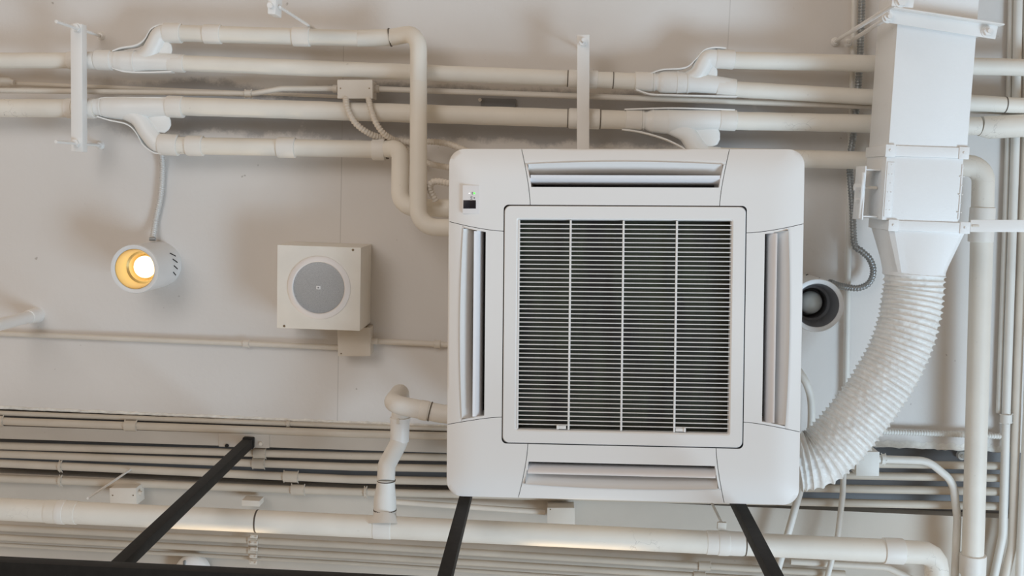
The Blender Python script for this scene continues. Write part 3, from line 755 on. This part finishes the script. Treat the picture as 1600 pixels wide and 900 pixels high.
# ------------------------------------------------------------------ spotlights
def spot(label, cx, cy, rpx, lit):
    h0 = 3.10; c = at(cx, cy, h0); R = rpx * h0 / F; L = CEIL - h0
    th = thing('spotlight', label, 'spotlight', Vector((c.x, c.y, 1.5 + CEIL)))
    MB().lathe(c, [(R * .80, .014), (R * .82, .002), (R * .86, 0), (R * .975, 0), (R, .006), (R, .012), (R * .985, .013), (R * .985, L * .9), (R * .97, L), (0, L)], seg=48).build('housing', LAMPW, th, sharp=35)
    MB().lathe(c, [(R * .815, .004), (R * .80, .004), (R * .77, .012), (R * .66, .060), (R * .58, .066), (R * .54, .118), (0, .12)], seg=48).build('reflector', REFL if lit else LAMPIN, th, sharp=25)
    rb = R * (.46 if lit else .44)
    mb = MB(); prof = [(rb * math.sin(a), .056 + rb * .75 * (1 - math.cos(a))) for a in [math.pi / 2 * k / 8 for k in range(9)]] + [(rb * .8, .108), (rb * .5, .118)]
    mb.lathe(c, prof, seg=32).build('bulb', emis('warm_bulb', (1.0, .90, .66), 1.7) if lit else FROST, th)
    # cooling slots on the right side of the housing
    mb = MB()
    for k in range(4):
        a = math.radians(-29 + 16 * k) if lit else math.radians(-150 + 30 * k)
        d = Vector((math.cos(a), math.sin(a), 0)); tn = Vector((-d.y, d.x, 0))
        p = c + d * R * .985
        mb.bar(p + Vector((0, 0, L * .64)) - tn * .007, p + Vector((0, 0, L * .80)) + tn * .006, .003, .0032, up=d)
    mb.build('cooling_slot', DARKIN, th)
    return th
spot('lit spotlight with golden reflector hanging from the ceiling at left', 210, 420.5, 39.5, True)
spot('unlit spotlight with grey inside peeking out right of the air conditioner', 1277, 477.5, 42, False)
flex('pale ribbed cable dropping from lower left pipe fitting to lit spotlight', [(252, 236, 3.27), (254, 262, 3.285), (251, 305, 3.285), (243, 345, 3.285), (238.5, 375, 3.26)], 4.4 * PX, m=mat('pale_flex', (.66, .655, .64), .4, metal=.3))
mb = MB(); mb.tube(P((234, 373.5, 3.25), (243, 373.5, 3.25)), .006, 10); tag(mb.build('cable_connector', GALV), 'small metal cable connector on top of the lit spotlight', 'connector')

# ------------------------------------------------------------------ ceiling loudspeaker
zs = 3.115; q = [(434.5, 383), (566, 386.5), (560.5, 517.5), (431, 512)]
cs = [at(*p, zs) for p in q]; cen = sum(cs, Vector()) / 4
w = ((cs[1] - cs[0]).length + (cs[2] - cs[3]).length) / 2; l = ((cs[3] - cs[0]).length + (cs[2] - cs[1]).length) / 2
ang = math.atan2((cs[1] - cs[0]).y + (cs[2] - cs[3]).y, (cs[1] - cs[0]).x + (cs[2] - cs[3]).x)
sp = thing('loudspeaker', 'square cream ceiling loudspeaker box with round grey grille', 'loudspeaker', Vector((cen.x, cen.y, 1.5 + CEIL)))
dep = CEIL - zs
MB().box(cen + Vector((0, 0, dep / 2)), (w, l, dep), .0025, ang).build('box', MDF, sp)
rc = at(498.6, 449.5, zs); R = 50.5 * zs / F
rg = MB().lathe(rc, [(R * .80, .002), (R * .815, -.006), (R * .84, -.008), (R * .93, -.0065), (R * .99, -.003), (R, 0), (R, .004)], seg=64).build('ring', RING, sp)
MB().lathe(rc, [(R * .82, -.003), (R * .6, -.0055), (R * .3, -.0075), (0, -.008)], seg=64).build('grille', SPKM, sp)
a = at(497.5, 449.5, zs - .008); MB().box(a, (.013, .0105, .0025), .0005, ang).build('badge', mat('badge_white', (.8, .8, .8), .4), sp)
MB().box(a - Vector((0, 0, .0013)), (.005, .004, .0006), 0, ang).build('badge_mark', GREY, sp)
for s in ((551.5, 390.5), (444, 509.5)):
    p = at(*s, zs); MB().lathe(p, [(0, -.0018), (.003, -.0016), (.004, 0)], seg=12).build('screw', SCREW, sp)
jb = jbox('cream junction box tucked under the lower right corner of the loudspeaker', 527.5, 512, 578.5, 556.5, 3.225, .075, screws=[(572.5, 510.5), (533, 552.5)])
cyl(at(578, 533, 3.262), at(590, 533.5, 3.262), .010, 12).build('connector', COND, jb)
conduit('thin conduit crossing the ceiling from the left frame edge to the loudspeaker junction box', [(-60, 518.5, 3.285), (530, 543, 3.28)], 4.4 * PX, fil=0, straps=[(0, .757, 9)], m=COND)
conduit('thin conduit from the loudspeaker junction box to the air conditioner', [(576, 532.5, 3.28), (790, 543, 3.28)], 4.6 * PX, fil=0, straps=[(0, .505, 9)], m=COND)
# pipe stub at the left frame edge
q0 = at(58, 492, CEIL)
th = thing('pipe_drop', 'white vertical pipe dropping from the ceiling at the left frame edge', 'pipe', q0)
MB().tube([q0, q0 - Vector((0, 0, .75))], .0195, 20).build('pipe', STEEL, th)
MB().tube([q0 - Vector((0, 0, z)) for z in (.058, .057, .05, .03, .006, 0)], [.0198, .022, .0235, .0235, .0245, .026], 24).build('socket', STEEL, th)
# ------------------------------------------------------------------ conduits at right
conduit('slim straight conduit on the ceiling right of the air conditioner', [(1336, -60, 3.28), (1334, 60, 3.28), (1327, 300, 3.28), (1322, 620, 3.28), (1317, 770, 3.235), (1309, 838, 3.235), (1284, 935, 3.235)], 4.6 * PX, m=CONDR, fil=.2)
flex('dark metal flexible conduit snaking behind the pipes to the unlit spotlight', [(1348, -60, 3.252), (1345, 60, 3.252), (1340, 150, 3.252), (1333, 215, 3.252), (1328, 245, 3.252), (1328, 270, 3.252), (1332, 320, 3.252), (1335, 380, 3.252), (1346, 392, 3.252), (1359, 405, 3.252), (1364.5, 424, 3.252), (1358, 442, 3.252), (1342, 450, 3.252), (1325, 449, 3.252), (1310, 446, 3.24), (1296, 441, 3.22)], 4.9 * PX, m=GALV, pitch=.009)
conduit('curved conduit emerging behind right edge of air conditioner near the flexible duct', [(1232, 560, 3.2), (1252, 585, 3.22), (1264, 610, 3.24), (1268, 640, 3.24), (1265, 690, 3.24), (1254, 750, 3.24), (1242, 795, 3.235), (1230, 838, 3.235), (1205, 925, 3.235)], 6.0 * PX, m=CONDR, smooth=True)
conduit('pale vertical conduit at the far right, nearest to the thick pale pipe', [(1592, -60, 3.27), (1586, 240, 3.27), (1578, 470, 3.27), (1572, 650, 3.27), (1567, 835, 3.27), (1545, 940, 3.27)], 6.6 * PX, m=CONDR, fil=.25, straps=[(3, .02, 14)])
conduit('second vertical conduit at the far right, bending left at the bottom', [(1607, -60, 3.275), (1603, 240, 3.275), (1596, 420, 3.275), (1588, 640, 3.275), (1582, 850, 3.275), (1562, 940, 3.275)], 7.0 * PX, m=COND, fil=.25)
conduit('rightmost vertical conduit touching the right frame edge low down', [(1618, 300, 3.25), (1606, 640, 3.25), (1594, 880, 3.25), (1590, 960, 3.25)], 7.0 * PX, m=CONDR, fil=.3)
conduit('thin vertical conduit squeezed between the thick pale pipe and the far right conduits', [(1581, -60, 3.285), (1574, 240, 3.285), (1566, 480, 3.285), (1560, 645, 3.285)], 4.0 * PX, m=CONDR, fil=.3)
flex('white ribbed cable lying along the ceiling edge behind the thick right pipe', [(1330, 672, 3.27), (1400, 675, 3.275), (1480, 678, 3.275), (1572, 682, 3.275)], 4.4 * PX, m=CONDR, pitch=.0085)
jb = jbox('plain junction box half hidden by the lower end of the flexible duct', 1338, 706, 1374, 744, 3.20, .09, m=CONDR)
conduit('conduit arching right from the half hidden junction box then down', [(1370, 717, 3.225), (1450, 720, 3.225), (1489, 752, 3.225), (1496, 810, 3.225), (1490, 940, 3.225)], 6.2 * PX, m=CONDR, fil=.09, straps=[(0, .12, 6)])

# ------------------------------------------------------------------ conduit rows at the lower ceiling edge
def row(label, y0, ym, y1, r, h=3.285, straps=(), x0=-60, x1=1562, m=CONDB):
    """conduit through (0,y0), (550,ym) and (1560,y1)"""
    q = [(x0, y0 + (ym - y0) * x0 / 550, h), (550, ym, h), (x1, ym + (y1 - ym) * (x1 - 550) / 1010, h)]
    st = [(0, (s - x0) / (550 - x0), w) if s < 550 else (1, (s - 550) / (x1 - 550), w) for s, w in straps]
    return conduit(label, q, r * PX, m=m, fil=3, straps=st)
row('thin conduit right at the plaster edge of the ceiling, uppermost of the lower rows', 645.5, 666, 697, 4.2, 3.29, [(452, 5)], x1=1300)
row('second conduit below the plaster edge, just above the flat steel channel', 658, 677.5, 704, 6.4, 3.275, [(207, 20), (3, 8)], x1=1300)
# flat channel
A, Mi, B = at(-60, 673.5, 3.272), at(550, 693.2, 3.272), at(1200, 713, 3.272); th = thing('steel_channel', 'flat painted steel channel with bolts among the lower conduits', 'channel', (A + B) / 2)
mb = MB(); mb.loft([[p + Vector((0, y, z)) for y, z in ((-.0215, 0), (.0215, 0), (.0215, .026), (-.0215, .026))] for p in (A, Mi, B)]); mb.build('channel', PLATE, th, sharp=20)
Aj, Bj = at(342, 687, 3.2705), at(421, 689.4, 3.2705); MB().bar(Aj, Bj, .046, .003, bev=.0008).build('splice_plate', PLATE, th)
for s in ((355, 696), (408, 693)):
    p = at(*s, 3.270); mb = MB(); mb.hexnut(p - Vector((0, 0, .003)), .0065, .007); mb.build('bolt', BLACK if s[0] < 400 else COND, th)
row('upper conduit of the four-conduit bundle under the steel channel', 696.3, 712.3, 728, 6.3, 3.292, [(408, 20)])
row('second conduit of the four-conduit bundle under the steel channel', 709.3, 729.4, 747, 6.4, 3.292, [(406, 20)])
row('third conduit of the four-conduit bundle, with a wide strap left of the drain pipe', 724, 749, 768, 6.8, 3.292, [(456, 24), (97, 4)])
row('lowest conduit of the four-conduit bundle, above the thick drain pipe', 747.5, 768.5, 791, 6.6, 3.292, [(467, 22), (97, 4), (572, 4)])
conduit('short conduit under the bundle ending at a square box below the air conditioner', [(600, 783, 3.28), (852, 800, 3.28)], 4.6 * PX, fil=0)
jbox('square junction box peeking out below the middle of the air conditioner', 855, 793.5, 898, 823, 3.23, .07, screws=[(860, 796)])
jb = jbox('little junction box resting above the thick drain pipe at far left', 171.5, 762.5, 213, 790, 3.23, .07, screws=[(176, 774), (208, 774)], bev=.003)
cyl(at(213, 770, 3.25), at(222, 771, 3.25), .008, 10).build('connector', COND, jb)
mb = MB(); A = at(395, 783, 3.27); mb.box(A, (.06, .02, .05), .002)
tag(mb.build('pipe_bracket', COND), 'small square bracket above the thick drain pipe, left of the branch', 'bracket')
row('uppermost conduit below the thick drain pipe', 824.5, 852, 911, 5.8, 3.27, [(397, 14), (1103, 19)], x1=1320)
row('second conduit below the thick drain pipe', 839.5, 868, 927, 5.4, 3.27, [(397, 14), (1095, 19)], x1=1320)
row('thin third conduit below the thick drain pipe, lowest of all', 851, 880, 944, 3.4, 3.285, [(397, 14)], x1=1320)
conduit('conduit bending away below the end of the thick drain pipe', [(1235, 877, 3.27), (1385, 886, 3.27), (1440, 912, 3.27)], 5.6 * PX, fil=.08)
q = at(1503, 712, 3.345); mb = MB(); mb.lathe(q, [(0, -.010), (.006, -.010), (.007, -.004), (.014, -.004), (.015, .012), (.009, .012), (.009, .03)], seg=16)
tag(mb.build('anchor_bolt', CONDR), 'small round anchor bolt in the shadow beside the thick right pipe', 'bolt')
# strap stack
th = thing('clamp_stack', 'stack of little conduit clamps below the drain pipe at left', 'clamp', at(397, 858, 3.26))
for (x, y) in ((397, 838), (397, 848), (397, 858), (396, 869), (396, 879)):
    mb = MB(); c = at(x, y, 3.255); mb.bar(c - Vector((.012, 0, 0)), c + Vector((.012, 0, 0)), .012, .006, bev=.001)
    for sx in (-1, 1): mb.tube([c + Vector((sx * .009, 0, 0)), c + Vector((sx * .009, 0, -.007))], .003, 8)
    mb.build('clamp', COND, th)
# round detector
c = at(297, 897, 3.262); th = thing('smoke_detector', 'round white smoke detector half hidden by the black rail', 'smoke detector', c + Vector((0, 0, .038)))
R = 29 * PX
MB().lathe(c, [(0, 0), (R * .55, .0), (R * .9, .008), (R, .018), (R, .038)], seg=40).build('cover', STEEL, th)
MB().bar(at(288, 876, 3.262), at(288, 884, 3.262), .006, .012, bev=.001).build('clip', GALV, th)
mb = MB(); mb.bar(at(292, 889, 3.26), at(302, 890.5, 3.26), .003, .002); mb.bar(at(280, 885, 3.261), at(285, 884, 3.261), .002, .002); mb.build('slot', GREY, th)

# ------------------------------------------------------------------ drain pipe
ZD = 2.95; DX = ZD / F
a, b = (0, 795.5, ZD), (1385, 860.5, ZD)
th = thing('drain_pipe', 'thick cream drain pipe running the full width near the bottom and elbowing down at right', 'pipe', at(690, 828, ZD))
path = fillet(P((-60, 792.7, ZD), (690, 828, ZD), (1385, 860.5, ZD), (1464, 864.5, ZD), (1462, 960, ZD)), .045)
MB().tube(resample(path, .02), 18.3 * DX, 28).build('pipe', CREAM, th)
for x0, x1, e, m in ((74, 122, 19.3, CREAM), (91, 104, 20, CUFF), (1103, 1162, 19.2, CUFF), (1121, 1139, 20, CUFF), (1380, 1411, 20.5, CUFF), (400, 403, 18.7, LINE), (1163, 1165, 19, LINE)):
    sleeve_mb(ptat(a, b, x0), ptat(a, b, x1), e * DX).build('sleeve' if m is not LINE else 'joint_ring', m, th)
# saddle strap at the branch
sleeve_mb(ptat(a, b, 584), ptat(a, b, 612), 19.4 * DX).build('saddle_strap', CUFF, th)
# drain branch
th = thing('drain_branch', 'crooked white drain branch pipe looping from the air conditioner into the thick drain pipe', 'pipe', at(610, 640, 2.9))
zb = 2.885
p = [Vector((-.2035, at(705, 649.5, zb).y, 1.5 + zb))] + P((690, 646.5, zb), (612, 631, zb)); 
top = at(612, 631, zb) + Vector((0, 0, .185))
mid_ = at(621, 690, zb + .185)
path = fillet([p[0], p[1], p[2], top, Vector((top.x - .002, mid_.y, top.z)), at(604, 727, 3.01), at(603, 752, 2.985)], .036, 9)
MB().tube(path, 14.6 * 2.95 / F, 24).build('pipe', CUFF, th)
rs = P((603, 750, 2.985), (602.5, 762, 2.983), (601.5, 780, 2.98), (601.5, 797, 2.975), (601, 812, 2.965), (600.5, 818, 2.955))
MB().tube(rs, [.0268, .0285, .0335, .0345, .034, .034], 28).build('reducer', CUFF, th)
MB().tube(P((601, 806, 2.962), (600.8, 812, 2.955), (600.6, 819, 2.95)), [.035, .042, .052], 28, cap=False).build('tee_collar', CUFF, th)
for (q0, q1, rr) in (((603.5, 750, 2.985), (603.5, 751.6, 2.985), .0282), ((601.5, 795, 2.975), (601.5, 797, 2.975), .0352)):
    MB().tube(P(q0, q1), rr, 24).build('joint_ring', LINE, th)
sleeve_mb(at(656, 640, zb), at(670, 642.7, zb), .0288).build('sleeve', CUFF, th)
MB().tube(P((671.3, 642.8, zb), (673, 643.2, zb)), .0288, 24).build('joint_ring', LINE, th)
u0, u1 = Vector((top.x - .001, at(621, 652, zb + .185).y, top.z)), Vector((top.x - .0015, at(621, 690, zb + .185).y, top.z))
sleeve_mb(u0, u1, .0292).build('coupling', STEEL, th)
mb = MB(); mb.tube([u0, u0 + Vector((0, .010, 0))], .0318, 24); mb.build('clamp_ring', STEEL, th)
mb = MB(); cc = u0 + Vector((-.002, .006, -.029)); mb.box(cc, (.009, .016, .006), .001); mb.build('clamp_screw', COND, th)
# drain hangers
th = thing('pipe_hanger', 'thin slanting hanger rod holding the thick drain pipe at far left', 'hanger', at(173, 755, 3.1))
cyl(at(137, 779, 2.965), plumb(137, 779, 2.965), .0036, 8).build('rod', STEEL, th)
th = thing('pipe_hanger', 'short hanger rod and clip on the thick drain pipe under the air conditioner', 'hanger', at(1130, 805, 3.0))
cyl(at(1128, 818, 2.965), plumb(1128, 818, 2.965), .0042, 8).build('rod', STEEL, th)
MB().box(at(1128, 822, 2.955) + Vector((0, 0, .004)), (.026, .022, .012), .002).build('clip', COND, th)

# ------------------------------------------------------------------ black lighting rail and its rods
tp = at(390, 692, 3.272); YT = at(165, 887, 2.24).y
def black_rod(label, tx, ty, w=.032):
    t = at(tx, ty, 3.272); th = thing('hanging_rod', label, 'hanging rod', t)
    MB().bar(t, Vector((t.x, YT, 1.5 + 2.24)), w, .03, up=(0, 1, 0), bev=.0015).build('bar', BLACK, th)
    MB().box(t + Vector((0, 0, -.012)), (.036, .036, .022), .004).build('end_fitting', BLACK, th)
black_rod('black square hanging rod rising from the rail at lower left', 390, 690)
black_rod('black square hanging rod in the middle, emerging below the air conditioner', 746, 706)
black_rod('black square hanging rod at right, below the right corner of air conditioner', 1118, 719)
th = thing('lighting_rail', 'long black rail across the lower left corner that the rods carry', 'rail', (-.4, YT, 1.5 + 2.22))
MB().bar(Vector((-2.2, YT + .013, 1.5 + 2.223)), Vector((2.0, YT + .008, 1.5 + 2.223)), .055, .036, bev=.002).build('rail', BLACK, th)
# assumed warm spotlights, added without fixtures beyond the frame, graze the far side of the drain pipe
for x in (-.98, .13):
    l = bpy.data.lights.new('assumed_warm_spot', 'SPOT'); l.energy = 24; l.color = (1, .74, .44); l.shadow_soft_size = .03
    l.spot_size = math.radians(26); l.spot_blend = .8
    o = bpy.data.objects.new('assumed_warm_spot', l); C.objects.link(o); o.location = (x - .1, 2.0, 1.5 + 2.93)
    o.rotation_euler = (Vector((x, 1.05, 1.5 + 2.93)) - o.location).to_track_quat('-Z', 'Y').to_euler()

# ------------------------------------------------------------------ groups of look-alikes
GROUPS = {'insulated_pipe': 'insulated refrigerant pipe runs', 'branch_fitting': 'white split fittings of the pipe runs', 'strut_hanger': 'strut hangers under the pipes',
          'spotlight': 'ceiling spotlights', 'hanging_rod': 'black rods carrying the rail', 'conduit': 'painted conduits', 'flexible_conduit': 'ribbed cables',
          'junction_box': 'junction boxes', 'duct_hanger': 'duct hangers', 'pipe_hanger': 'drain pipe hangers'}
for o in C.objects:
    k = o.name.split('.')[0]
    if o.parent is None and k in GROUPS: o['group'] = GROUPS[k]
